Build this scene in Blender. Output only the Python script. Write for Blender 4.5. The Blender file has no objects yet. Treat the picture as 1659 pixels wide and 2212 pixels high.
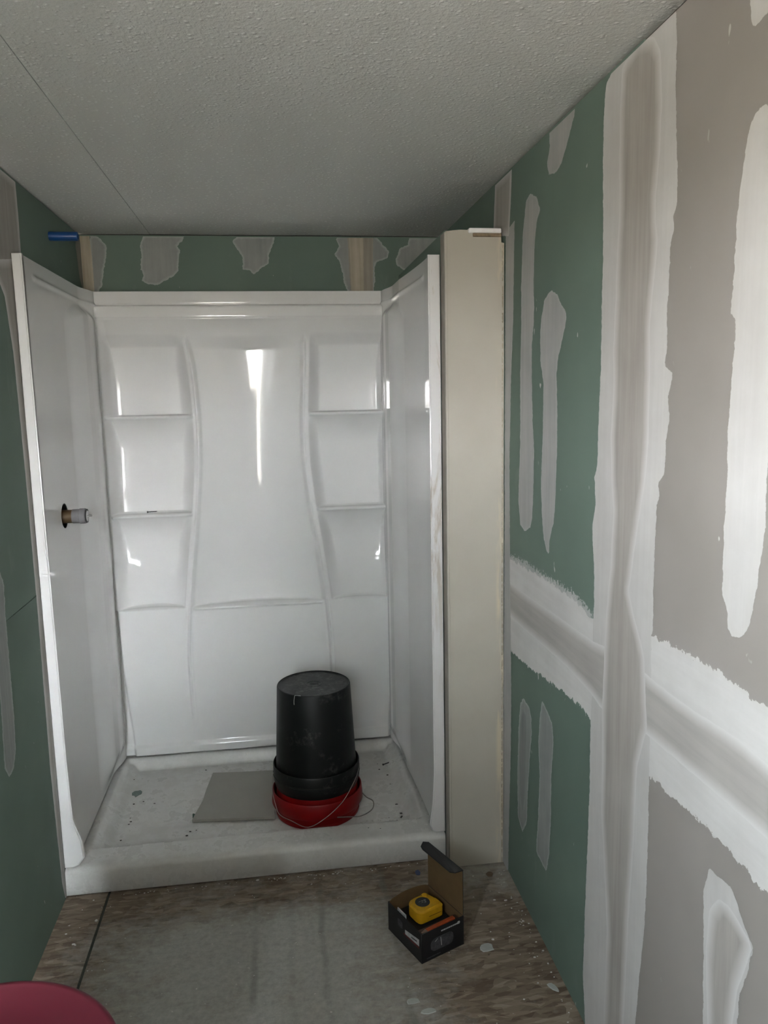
import bpy, bmesh, math, random
import numpy as np
from mathutils import Vector, Matrix

# ------------------------------------------------------------------ camera
scene = bpy.context.scene
col = scene.collection
W, H = 1.407, 2.1845          # room width between the long walls, ceiling height
YB = -4.7                     # the end of the room behind the camera, where its window is
cam_d = bpy.data.cameras.new('camera')
cam = bpy.data.objects.new('camera', cam_d)
col.objects.link(cam)
_p, _y, _r = -0.1465, 0.1363, -0.021
_f = Vector((math.sin(_y)*math.cos(_p), math.cos(_y)*math.cos(_p), math.sin(_p)))
_rt = Vector((math.cos(_y), -math.sin(_y), 0)); _up = _rt.cross(_f)
_r2 = math.cos(_r)*_rt + math.sin(_r)*_up; _u2 = -math.sin(_r)*_rt + math.cos(_r)*_up
cam.matrix_world = Matrix(((_r2.x, _u2.x, -_f.x, 0.711), (_r2.y, _u2.y, -_f.y, -3.2407), (_r2.z, _u2.z, -_f.z, 1.5413), (0, 0, 0, 1)))
cam_d.sensor_fit = 'VERTICAL'; cam_d.sensor_height = 36.0
cam_d.lens = 36.0*1684.5/2212.0
cam_d.clip_start = 0.02
scene.camera = cam

# ------------------------------------------------------------------ light: overcast daylight through the window behind the camera
WX0, WX1, WZ0, WZ1 = 0.02, 0.50, 0.90, 1.98
SY0, SY1, SZ0, SZ1 = -3.58, -3.22, 1.35, 1.95      # second window, in the left wall beside and behind the camera
world = bpy.data.worlds.new('world'); scene.world = world; world.use_nodes = True
nt = world.node_tree; nt.nodes.clear()
wo = nt.nodes.new('ShaderNodeOutputWorld'); bg = nt.nodes.new('ShaderNodeBackground')
tc = nt.nodes.new('ShaderNodeTexCoord'); sx = nt.nodes.new('ShaderNodeSeparateXYZ'); cr = nt.nodes.new('ShaderNodeValToRGB')
mr = nt.nodes.new('ShaderNodeMapRange'); mr.inputs[1].default_value = -0.5; mr.inputs[2].default_value = 0.8
nt.links.new(tc.outputs['Generated'], sx.inputs[0]); nt.links.new(sx.outputs['Z'], mr.inputs[0]); nt.links.new(mr.outputs[0], cr.inputs[0])
e = cr.color_ramp.elements
e[0].position = 0.0; e[0].color = (0.20, 0.18, 0.15, 1)
e[1].position = 1.0; e[1].color = (0.72, 0.88, 1.0, 1)
for p_, c_ in ((0.37, (0.28, 0.26, 0.22, 1)), (0.40, (0.96, 0.985, 1.0, 1)), (0.6, (0.88, 0.96, 1.0, 1))):
    q = cr.color_ramp.elements.new(p_); q.color = c_
nt.links.new(cr.outputs[0], bg.inputs[0]); bg.inputs[1].default_value = 20.0
nt.links.new(bg.outputs[0], wo.inputs[0])
for loc_, rz_, sx_, sz_ in ((((WX0+WX1)/2, YB-0.02, (WZ0+WZ1)/2), 180, WX1-WX0, WZ1-WZ0), ((-0.03, (SY0+SY1)/2, (SZ0+SZ1)/2), -90, SY1-SY0, SZ1-SZ0)):
    pl = bpy.data.lights.new('window_portal', 'AREA'); pl.shape = 'RECTANGLE'; pl.size = sx_; pl.size_y = sz_
    pl.cycles.is_portal = True
    po = bpy.data.objects.new('window_portal', pl); col.objects.link(po)
    po.location = loc_; po.rotation_euler = (math.radians(90), 0, math.radians(rz_))
vs = scene.view_settings
vs.view_transform = 'Standard'; vs.look = 'None'; vs.gamma = 1.0; vs.use_curve_mapping = False
vs.exposure = 2.93

# ------------------------------------------------------------------ helpers
def link(o, parent=None):
    col.objects.link(o)
    if parent is not None: o.parent = parent
    return o
def mobj(name, verts, faces, mat, parent=None, smooth=False):
    me = bpy.data.meshes.new(name); me.from_pydata([tuple(v) for v in verts], [], [tuple(f) for f in faces]); me.update()
    if smooth: me.polygons.foreach_set('use_smooth', [True]*len(me.polygons))
    me.materials.append(mat)
    return link(bpy.data.objects.new(name, me), parent)
def bobj(name, bm, mat, parent=None, smooth=False, angle=None):
    me = bpy.data.meshes.new(name); bmesh.ops.recalc_face_normals(bm, faces=bm.faces[:]); bm.to_mesh(me); bm.free()
    if smooth or angle: me.polygons.foreach_set('use_smooth', [True]*len(me.polygons))
    if angle: me.set_sharp_from_angle(angle=math.radians(angle))
    me.materials.append(mat)
    return link(bpy.data.objects.new(name, me), parent)
def add_box(bm, x0, x1, y0, y1, z0, z1, bev=0.0, seg=2):
    vs_ = [bm.verts.new(p) for p in ((x0,y0,z0),(x1,y0,z0),(x1,y1,z0),(x0,y1,z0),(x0,y0,z1),(x1,y0,z1),(x1,y1,z1),(x0,y1,z1))]
    fs = [bm.faces.new([vs_[i] for i in f]) for f in ((0,3,2,1),(4,5,6,7),(0,1,5,4),(1,2,6,5),(2,3,7,6),(3,0,4,7))]
    if bev:
        ed = list({e_ for f in fs for e_ in f.edges})
        bmesh.ops.bevel(bm, geom=ed, offset=bev, segments=seg, affect='EDGES', profile=0.5)
def box(name, x0, x1, y0, y1, z0, z1, mat, parent=None, bev=0.0, seg=2):
    bm = bmesh.new(); add_box(bm, x0, x1, y0, y1, z0, z1, bev, seg)
    return bobj(name, bm, mat, parent, angle=40 if bev else None)
def empty(name, loc=(0,0,0), rz=0.0):
    o = bpy.data.objects.new(name, None); o.location = loc; o.rotation_euler = (0,0,rz); o.empty_display_size = 0.05
    return link(o)
def tag(o, label, cat, group=None):
    o['label'] = label; o['category'] = cat
    if group: o['group'] = group
    return o
def lathe(name, prof, mat, parent=None, seg=96, origin=(0,0,0), axis='z', sharp=35):
    verts = []; faces = []; n = len(prof)
    for i in range(seg):
        a = 2*math.pi*i/seg
        for r_, z_ in prof:
            p = (r_*math.cos(a), r_*math.sin(a), z_)
            if axis == 'x': p = (p[2], p[0], p[1])
            verts.append((p[0]+origin[0], p[1]+origin[1], p[2]+origin[2]))
    for i in range(seg):
        j = (i+1) % seg
        for k in range(n-1):
            faces.append((i*n+k, j*n+k, j*n+k+1, i*n+k+1))
    bm = bmesh.new(); vv = [bm.verts.new(v) for v in verts]
    for f in faces: bm.faces.new([vv[i] for i in f])
    bmesh.ops.remove_doubles(bm, verts=bm.verts[:], dist=1e-6)
    return bobj(name, bm, mat, parent, angle=sharp)
def tube(name, pts, r_, mat, parent=None, seg=8):
    pts = [Vector(p) for p in pts]
    # Catmull-Rom resample
    out = []
    P_ = [pts[0]*2-pts[1]] + pts + [pts[-1]*2-pts[-2]]
    for i in range(1, len(P_)-2):
        for t in [k/6 for k in range(6)]:
            a, b, c, d = P_[i-1], P_[i], P_[i+1], P_[i+2]
            out.append(0.5*((2*b)+(c-a)*t+(2*a-5*b+4*c-d)*t*t+(3*b-a-3*c+d)*t**3))
    out.append(pts[-1])
    verts = []; faces = []; n = None
    for i, p in enumerate(out):
        d = (out[min(i+1, len(out)-1)]-out[max(i-1, 0)]).normalized()
        if n is None: n = d.orthogonal().normalized()
        n = (n - d*n.dot(d)).normalized(); b = d.cross(n)
        for k in range(seg):
            a = 2*math.pi*k/seg; verts.append(p + r_*(math.cos(a)*n+math.sin(a)*b))
    for i in range(len(out)-1):
        for k in range(seg):
            k2 = (k+1) % seg; faces.append((i*seg+k, i*seg+k2, (i+1)*seg+k2, (i+1)*seg+k))
    faces.append(tuple(range(seg-1, -1, -1))); faces.append(tuple((len(out)-1)*seg+k for k in range(seg)))
    return mobj(name, verts, faces, mat, parent, True)

def sstep(t):
    t = np.clip(t, 0, 1); return t*t*(3-2*t)

# ------------------------------------------------------------------ materials
def new_mat(name):
    m = bpy.data.materials.new(name); m.use_nodes = True
    nt = m.node_tree; b = nt.nodes['Principled BSDF']; return m, nt, b
def N(nt, t, **kw):
    n = nt.nodes.new(t)
    for k, v in kw.items():
        if isinstance(k, str) and k.startswith('i_'): n.inputs[int(k[2:])].default_value = v
        else: setattr(n, k, v)
    return n
def coords(nt, scale=(1,1,1)):
    t = N(nt, 'ShaderNodeTexCoord'); mp = N(nt, 'ShaderNodeMapping'); mp.inputs['Scale'].default_value = scale
    nt.links.new(t.outputs['Object'], mp.inputs[0]); return mp.outputs[0]
def noise(nt, co, scale, detail=4, rough=0.6, dist=0.0):
    n = N(nt, 'ShaderNodeTexNoise'); n.inputs['Scale'].default_value = scale; n.inputs['Detail'].default_value = detail
    n.inputs['Roughness'].default_value = rough; n.inputs['Distortion'].default_value = dist
    nt.links.new(co, n.inputs['Vector']); return n.outputs['Fac']
def ramp(nt, fac, stops):
    c = N(nt, 'ShaderNodeValToRGB'); el = c.color_ramp.elements
    el[0].position, el[0].color = stops[0][0], (*stops[0][1], 1); el[1].position, el[1].color = stops[-1][0], (*stops[-1][1], 1)
    for p, q in stops[1:-1]:
        k = el.new(p); k.color = (*q, 1)
    nt.links.new(fac, c.inputs[0]); return c.outputs[0]
def mixc(nt, fac, a, b):
    m = N(nt, 'ShaderNodeMix', data_type='RGBA')
    for s, v in ((0, fac), (6, a), (7, b)):
        if isinstance(v, (int, float)): m.inputs[s].default_value = v
        elif isinstance(v, tuple): m.inputs[s].default_value = (*v, 1)
        else: nt.links.new(v, m.inputs[s])
    return m.outputs[2]
def mathn(nt, op, a, b=0.0, c=0.0):
    m = N(nt, 'ShaderNodeMath', operation=op)
    for s, v in ((0, a), (1, b), (2, c)):
        if isinstance(v, (int, float)): m.inputs[s].default_value = v
        else: nt.links.new(v, m.inputs[s])
    return m.outputs[0]
def mrange(nt, v, a, b, c=0.0, d=1.0):
    m = N(nt, 'ShaderNodeMapRange'); nt.links.new(v, m.inputs[0])
    for i, q in ((1,a),(2,b),(3,c),(4,d)): m.inputs[i].default_value = q
    return m.outputs[0]
def bump(nt, b, h, strength=0.3, dist=0.002):
    n = N(nt, 'ShaderNodeBump'); n.inputs['Strength'].default_value = strength; n.inputs['Distance'].default_value = dist
    nt.links.new(h, n.inputs['Height']); nt.links.new(n.outputs[0], b.inputs['Normal'])
def plain(name, c, rough=0.5, metal=0.0, var=0.12, scale=30, bmp=0.0, spec=0.5):
    m, nt, b = new_mat(name); co = coords(nt)
    f = noise(nt, co, scale)
    nt.links.new(ramp(nt, f, ((0.3, tuple(x*(1-var) for x in c)), (0.7, tuple(min(1, x*(1+var)) for x in c)))), b.inputs['Base Color'])
    b.inputs['Roughness'].default_value = rough; b.inputs['Metallic'].default_value = metal
    b.inputs['Specular IOR Level'].default_value = spec
    if bmp: bump(nt, b, f, bmp)
    return m
def board_mat(name, c, c2):
    # paper faced board: slow tone drift, faint scuffs, small splashes of compound
    m, nt, b = new_mat(name); co = coords(nt)
    base = ramp(nt, noise(nt, co, 2.2, 3), ((0.35, c), (0.65, c2)))
    sp = noise(nt, coords(nt, (1, 1, 0.55)), 38, 2, 0.5)
    k = mrange(nt, sp, 0.735, 0.755)
    hz = noise(nt, co, 3.5, 2)
    k2 = mathn(nt, 'MULTIPLY', k, mrange(nt, hz, 0.45, 0.6))
    sc = mathn(nt, 'MULTIPLY', mrange(nt, noise(nt, coords(nt, (1, 1, 0.4)), 7, 5, 0.7), 0.62, 0.8), 0.12)
    c3 = mixc(nt, sc, base, (0.5, 0.5, 0.48))
    nt.links.new(mixc(nt, k2, c3, (0.55, 0.54, 0.52)), b.inputs['Base Color'])
    b.inputs['Roughness'].default_value = 0.75
    bump(nt, b, noise(nt, co, 220, 3), 0.08, 0.001)
    return m
def mud_mat(name, c, c2, ragged=0.006, nscale=60, streak=0.5, vert=True, rim=None, rimw=(0.003, 0.016)):
    # joint compound: 'sd' is the distance inside the outline; noise breaks the feathered edge
    m, nt, b = new_mat(name)
    at = N(nt, 'ShaderNodeAttribute', attribute_name='sd')
    co = coords(nt); cs = coords(nt, (1, 1, 0.06) if vert else (1, 0.06, 1))
    n1 = noise(nt, co, nscale, 5, 0.65)
    v = mathn(nt, 'MULTIPLY_ADD', mathn(nt, 'SUBTRACT', n1, 0.5), ragged*4, at.outputs['Fac'])
    al = mathn(nt, 'GREATER_THAN', v, 0.0)
    st = noise(nt, cs, 55, 4, 0.6)
    f = mathn(nt, 'ADD', mathn(nt, 'MULTIPLY', st, streak), mathn(nt, 'MULTIPLY', noise(nt, co, 7, 5, 0.6), 1-streak))
    cc = ramp(nt, f, ((0.36, c), (0.62, c2)))
    if rim is not None:
        cc = mixc(nt, mrange(nt, v, rimw[0], rimw[1], 1.0, 0.0), cc, rim)
    nt.links.new(cc, b.inputs['Base Color']); b.inputs['Roughness'].default_value = 0.8
    bump(nt, b, f, 0.2, 0.002)
    nt.links.new(al, b.inputs['Alpha'])
    return m

M = {}
M['green'] = board_mat('green_board', (0.128, 0.182, 0.150), (0.148, 0.205, 0.170))
M['grey'] = board_mat('grey_board', (0.275, 0.252, 0.232), (0.315, 0.29, 0.27))
M['core'] = plain('dark_gap', (0.035, 0.033, 0.03), 0.9)
WHT = (0.54, 0.525, 0.51)
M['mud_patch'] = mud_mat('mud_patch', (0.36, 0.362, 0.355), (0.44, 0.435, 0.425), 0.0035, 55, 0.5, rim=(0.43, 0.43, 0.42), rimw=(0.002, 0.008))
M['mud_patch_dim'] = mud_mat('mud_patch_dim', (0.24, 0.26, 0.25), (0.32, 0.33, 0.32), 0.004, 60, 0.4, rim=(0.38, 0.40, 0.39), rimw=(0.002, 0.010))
M['mud_thin'] = mud_mat('mud_thin', (0.19, 0.21, 0.20), (0.25, 0.26, 0.25), 0.003, 40, 0.6, rim=(0.26, 0.28, 0.27), rimw=(0.001, 0.012))
M['mud_white'] = mud_mat('mud_white', (0.50, 0.485, 0.47), (0.57, 0.555, 0.54), 0.0032, 45, 0.35)
M['mud_white_h'] = mud_mat('mud_white_h', (0.56, 0.545, 0.53), (0.64, 0.625, 0.61), 0.010, 55, 0.35, vert=False)  # colour raised to carry the stronger light low on the right wall
M['mud_core'] = mud_mat('mud_core', (0.33, 0.305, 0.28), (0.40, 0.375, 0.345), 0.002, 20, 0.7, rim=(0.60, 0.585, 0.57), rimw=(0.002, 0.026))
M['mud_core_h'] = mud_mat('mud_core_h', (0.36, 0.34, 0.32), (0.43, 0.41, 0.385), 0.002, 20, 0.6, vert=False, rim=(0.64, 0.625, 0.61), rimw=(0.002, 0.026))
M['smear'] = mud_mat('mud_smear', (0.34, 0.36, 0.35), (0.5, 0.5, 0.49), 0.018, 110, 0.2, vert=False)
M['tape'] = mud_mat('paper_tape', (0.36, 0.31, 0.23), (0.50, 0.45, 0.37), 0.001, 50, 0.6)
M['tape_dark'] = mud_mat('taped_seam', (0.27, 0.245, 0.205), (0.37, 0.34, 0.285), 0.003, 50, 0.6)

# glossy moulded acrylic
m, nt_, b_ = new_mat('white_acrylic'); M['acrylic'] = m
nt_.links.new(ramp(nt_, noise(nt_, coords(nt_), 5), ((0.3, (0.68, 0.675, 0.67)), (0.7, (0.70, 0.695, 0.69)))), b_.inputs['Base Color'])
b_.inputs['Roughness'].default_value = 0.07; b_.inputs['IOR'].default_value = 1.5
# dusty pan
m, nt_, b_ = new_mat('dusty_white_pan'); M['pan'] = m
co = coords(nt_)
dn = noise(nt_, co, 9, 6, 0.7)
nt_.links.new(ramp(nt_, dn, ((0.35, (0.66, 0.655, 0.64)), (0.6, (0.56, 0.55, 0.53)))), b_.inputs['Base Color'])
nt_.links.new(mrange(nt_, dn, 0.40, 0.56, 0.12, 0.5), b_.inputs['Roughness'])
# flange with brown compound smears
m, nt_, b_ = new_mat('smeared_acrylic'); M['acrylic_smeared'] = m
sm = mrange(nt_, noise(nt_, coords(nt_, (2.5, 2.5, 0.35)), 9, 5, 0.65, 0.5), 0.52, 0.60)
zz = N(nt_, 'ShaderNodeSeparateXYZ'); nt_.links.new(coords(nt_), zz.inputs[0])
hi = mrange(nt_, zz.outputs['Z'], 0.55, 1.0)
fr = mrange(nt_, zz.outputs['Y'], -0.855, -0.8535, 1.0, 0.0)
sm2 = mathn(nt_, 'MULTIPLY', mathn(nt_, 'MULTIPLY', mathn(nt_, 'MULTIPLY', sm, hi), fr), 0.75)
nt_.links.new(mixc(nt_, sm2, (0.67, 0.655, 0.65), (0.40, 0.345, 0.28)), b_.inputs['Base Color'])
nt_.links.new(mrange(nt_, sm2, 0, 0.7, 0.08, 0.6), b_.inputs['Roughness'])

# ceiling: stippled off-white paint
m, nt_, b_ = new_mat('stippled_ceiling'); M['ceil'] = m
co = coords(nt_)
v1 = N(nt_, 'ShaderNodeTexVoronoi'); v1.inputs['Scale'].default_value = 75; nt_.links.new(co, v1.inputs['Vector'])
st = mathn(nt_, 'MULTIPLY', mrange(nt_, v1.outputs['Distance'], 0.0, 0.42, 1, 0), mrange(nt_, noise(nt_, co, 60, 3), 0.45, 0.55))
nt_.links.new(mixc(nt_, mathn(nt_, 'MULTIPLY', st, 0.9), (0.61, 0.61, 0.59), (0.92, 0.92, 0.90)), b_.inputs['Base Color'])
b_.inputs['Roughness'].default_value = 0.8
bump(nt_, b_, mathn(nt_, 'ADD', st, noise(nt_, co, 110, 4)), 0.5, 0.005)

# OSB with compound dust
m, nt_, b_ = new_mat('dusty_strand_board'); M['osb'] = m
co = coords(nt_)
wob = N(nt_, 'ShaderNodeTexNoise'); wob.inputs['Scale'].default_value = 9; nt_.links.new(co, wob.inputs['Vector'])
addv = N(nt_, 'ShaderNodeVectorMath', operation='MULTIPLY_ADD'); nt_.links.new(wob.outputs['Color'], addv.inputs[0]); addv.inputs[1].default_value = (0.035, 0.035, 0.0); nt_.links.new(co, addv.inputs[2])
def flakes(sx_, sy_, sc_, rot):
    mp = N(nt_, 'ShaderNodeMapping'); mp.inputs['Scale'].default_value = (sx_, sy_, 1); mp.inputs['Rotation'].default_value = (0, 0, rot)
    nt_.links.new(addv.outputs[0], mp.inputs[0])
    v = N(nt_, 'ShaderNodeTexVoronoi'); v.inputs['Scale'].default_value = sc_; nt_.links.new(mp.outputs[0], v.inputs['Vector']); return v
f1 = flakes(1, 3.6, 24, 0.25); f2 = flakes(1, 4.5, 17, -0.6)
s1 = N(nt_, 'ShaderNodeSeparateColor'); nt_.links.new(f1.outputs['Color'], s1.inputs[0])
s2 = N(nt_, 'ShaderNodeSeparateColor'); nt_.links.new(f2.outputs['Color'], s2.inputs[0])
fm = mathn(nt_, 'ADD', mathn(nt_, 'MULTIPLY', s1.outputs[0], 0.6), mathn(nt_, 'MULTIPLY', s2.outputs[1], 0.4))
grain = noise(nt_, coords(nt_, (1, 6, 1)), 60, 4)
fm = mathn(nt_, 'ADD', mathn(nt_, 'MULTIPLY', fm, 0.75), mathn(nt_, 'MULTIPLY', grain, 0.25))
wood = ramp(nt_, fm, ((0.2, (0.11, 0.075, 0.05)), (0.45, (0.175, 0.13, 0.092)), (0.7, (0.24, 0.19, 0.14)), (0.9, (0.33, 0.28, 0.22))))
sp = N(nt_, 'ShaderNodeSeparateXYZ'); nt_.links.new(co, sp.inputs[0])
# dust lies thick in the middle of the floor, thin along both walls
cx_ = mathn(nt_, 'ABSOLUTE', mathn(nt_, 'SUBTRACT', sp.outputs['X'], 0.60))
dm = mrange(nt_, cx_, 0.22, 0.62, 1.0, 0.0)
fy_ = mrange(nt_, sp.outputs['Y'], -0.98, -1.10, 0.25, 1.0)
dn = noise(nt_, co, 7, 7, 0.7)
du = mathn(nt_, 'ADD', mathn(nt_, 'MULTIPLY', mathn(nt_, 'MULTIPLY', dm, fy_), 1.0), mathn(nt_, 'SUBTRACT', dn, 0.5))
cd = N(nt_, 'ShaderNodeVectorMath', operation='DISTANCE'); nt_.links.new(co, cd.inputs[0]); cd.inputs[1].default_value = (1.34, -0.93, 0)
du = mathn(nt_, 'ADD', du, mrange(nt_, cd.outputs['Value'], 0.05, 0.26, 0.6, 0.0))
du = mathn(nt_, 'ADD', du, mathn(nt_, 'MULTIPLY', mathn(nt_, 'SUBTRACT', noise(nt_, co, 26, 5, 0.7), 0.5), 0.9))
dust = mrange(nt_, du, 0.15, 0.95, 0.0, 0.85)
fine = noise(nt_, co, 60, 5, 0.7)
dcol = ramp(nt_, fine, ((0.3, (0.34, 0.345, 0.33)), (0.7, (0.50, 0.50, 0.48))))
c0 = mixc(nt_, dust, wood, dcol)
# faint dark lines left over the joists
ln = None
for x_ in (0.595, 0.79, 0.995, 0.70):
    d_ = mathn(nt_, 'ABSOLUTE', mathn(nt_, 'SUBTRACT', mathn(nt_, 'ADD', sp.outputs['X'], mathn(nt_, 'MULTIPLY', mathn(nt_, 'SUBTRACT', wob.outputs['Fac'], 0.5), 0.03)), x_))
    k_ = mrange(nt_, d_, 0.004, 0.013, 0.36 if x_ != 0.70 else 0.15, 0.0)
    ln = k_ if ln is None else mathn(nt_, 'MAXIMUM', ln, k_)
ln = mathn(nt_, 'MULTIPLY', ln, mrange(nt_, noise(nt_, co, 5, 3), 0.38, 0.55))
c1 = mixc(nt_, ln, c0, (0.10, 0.115, 0.10))
wsp = mrange(nt_, noise(nt_, co, 75, 2, 0.5), 0.73, 0.76)
nt_.links.new(mixc(nt_, wsp, c1, (0.6, 0.58, 0.55)), b_.inputs['Base Color'])
b_.inputs['Roughness'].default_value = 0.8
bump(nt_, b_, fm, 0.6, 0.003)

M['white_paint'] = plain('white_paint', (0.7, 0.7, 0.68), 0.5)
M['dark_green_chip'] = plain('green_chip', (0.05, 0.10, 0.08), 0.8)
M['chip'] = plain('dark_chip', (0.06, 0.055, 0.05), 0.8)
M['crumb'] = plain('white_crumb', (0.6, 0.58, 0.55), 0.9)
M['flakem'] = plain('dry_compound_flake', (0.40, 0.41, 0.39), 0.9)
M['blue'] = plain('blue_pipe', (0.007, 0.055, 0.21), 0.35)
M['brass'] = plain('brass', (0.07, 0.042, 0.016), 0.5, 0.3)
M['grey_plastic'] = plain('clouded_grey_plastic', (0.16, 0.155, 0.16), 0.25)
M['clear_cap'] = plain('pale_plastic', (0.42, 0.42, 0.42), 0.2)
M['black_rubber'] = plain('black_rubber', (0.006, 0.006, 0.006), 0.6)
M['steel'] = plain('dull_steel', (0.35, 0.33, 0.31), 0.35, 0.9)
M['black_metal'] = plain('black_metal', (0.01, 0.01, 0.011), 0.4, 0.3)

# ------------------------------------------------------------------ the room
def struct(o): o['kind'] = 'structure'; return o
T = 0.09
# floor: two strand boards with an open seam over a dark void
flo = struct(box('floor', -0.1, W+0.1, YB-0.1, 0.1, -0.10, -0.025, M['core']))
box('strand_board', -0.1, 0.1270, YB, 0.1, -0.025, 0.0, M['osb'], flo)
box('seam_filler', 0.1272, 0.1348, YB, 0.1, -0.025, -0.0025, plain('grimy_seam', (0.05, 0.055, 0.045), 0.9, 0, 0.4, 20), flo)
box('strand_board', 0.1350, W+0.1, YB, 0.1, -0.025, 0.0, M['osb'], flo)
# ceiling: two panels, seam near the left wall
cei = struct(box('ceiling', -0.1, W+0.1, YB-0.1, 0.1, H+0.012, H+0.10, M['core']))
box('ceiling_panel', -0.1, 0.2605, YB, 0.1, H, H+0.012, M['ceil'], cei)
box('ceiling_panel', 0.2620, W+0.1, YB, 0.1, H+0.0005, H+0.012, M['ceil'], cei)
BT = H-0.005
wb = struct(box('wall_back', -0.1, W+0.1, 0.012, 0.1, 0, H+0.01, M['core']))
box('wallboard', 0, 1.083, 0, 0.012, 0, BT, M['green'], wb)
box('wallboard', 1.085, W, 0, 0.012, 0, BT, M['green'], wb)
wl = struct(box('wall_left', -0.1, -0.012, -2.30, 0.0, 0, H+0.01, M['core']))
box('wallboard', -0.012, 0, -0.868, 0.0, 0, BT, M['green'], wl)
box('wallboard', -0.012, 0, -2.30, -0.871, 0, 0.985, M['green'], wl)
box('wallboard', -0.012, 0, -2.30, -0.871, 0.987, BT, M['green'], wl)
bm = bmesh.new()
for a in ((YB, SY0, 0, BT), (SY1, -2.302, 0, BT), (SY0, SY1, 0, SZ0), (SY0, SY1, SZ1, BT)):
    add_box(bm, -0.1, 0, a[0], a[1], a[2], a[3])
bobj('wallboard', bm, M['grey'], wl)
wr = struct(box('wall_right', W+0.012, W+0.1, YB, 0.0, 0, H+0.01, M['core']))
YJ, ZJ = -1.79, 0.905
for y0, y1, mt in ((YJ+0.001, -0.001, 'green'), (YB, YJ-0.001, 'grey')):
    box('wallboard', W, W+0.012, y0, y1, 0.004, ZJ-0.001, M[mt], wr)
    box('wallboard', W, W+0.012, y0, y1, ZJ+0.001, BT-0.002 if mt == 'green' else H-0.012, M[mt], wr)
# the wall behind the camera, with the window that lights the room
wf = struct(empty('wall_front'))
bm = bmesh.new()
for a in ((-0.1, WX0, 0, H), (WX1, W+0.1, 0, H), (WX0, WX1, 0, WZ0), (WX0, WX1, WZ1, H)):
    add_box(bm, a[0], a[1], YB-0.1, YB, a[2], a[3])
bobj('wallboard', bm, M['grey'], wf)
pw = struct(empty('light_blocker_wall'))   # unseen half-height blocker, added to shade the lower right of the shower
box('wallboard', 0.28, W-0.001, -3.75, -3.64, 0.001, 1.42, M['grey'], pw)
box('blocker_cap', 0.27, W-0.001, -3.765, -3.625, 1.4205, 1.44, M['white_paint'], pw, 0.003)
t = 0.03
wi = struct(empty('window_1')); bm = bmesh.new()
for a in ((WX0, WX0+t, WZ0, WZ1), (WX1-t, WX1, WZ0, WZ1), (WX0+t, WX1-t, WZ0, WZ0+t), (WX0+t, WX1-t, WZ1-t, WZ1), (WX0+t, WX1-t, 1.66, 1.69)):
    add_box(bm, a[0], a[1], YB-0.09, YB-0.04, a[2], a[3])
bobj('window_frame', bm, M['white_paint'], wi)
wi = struct(empty('window_2')); bm = bmesh.new()
for a in ((SY0, SY0+t, SZ0, SZ1), (SY1-t, SY1, SZ0, SZ1), (SY0+t, SY1-t, SZ0, SZ0+t), (SY0+t, SY1-t, SZ1-t, SZ1), (SY0+t, SY1-t, 1.70, 1.72)):
    add_box(bm, -0.095, -0.05, a[0], a[1], a[2], a[3])
bobj('window_frame', bm, M['white_paint'], wi)

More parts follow.
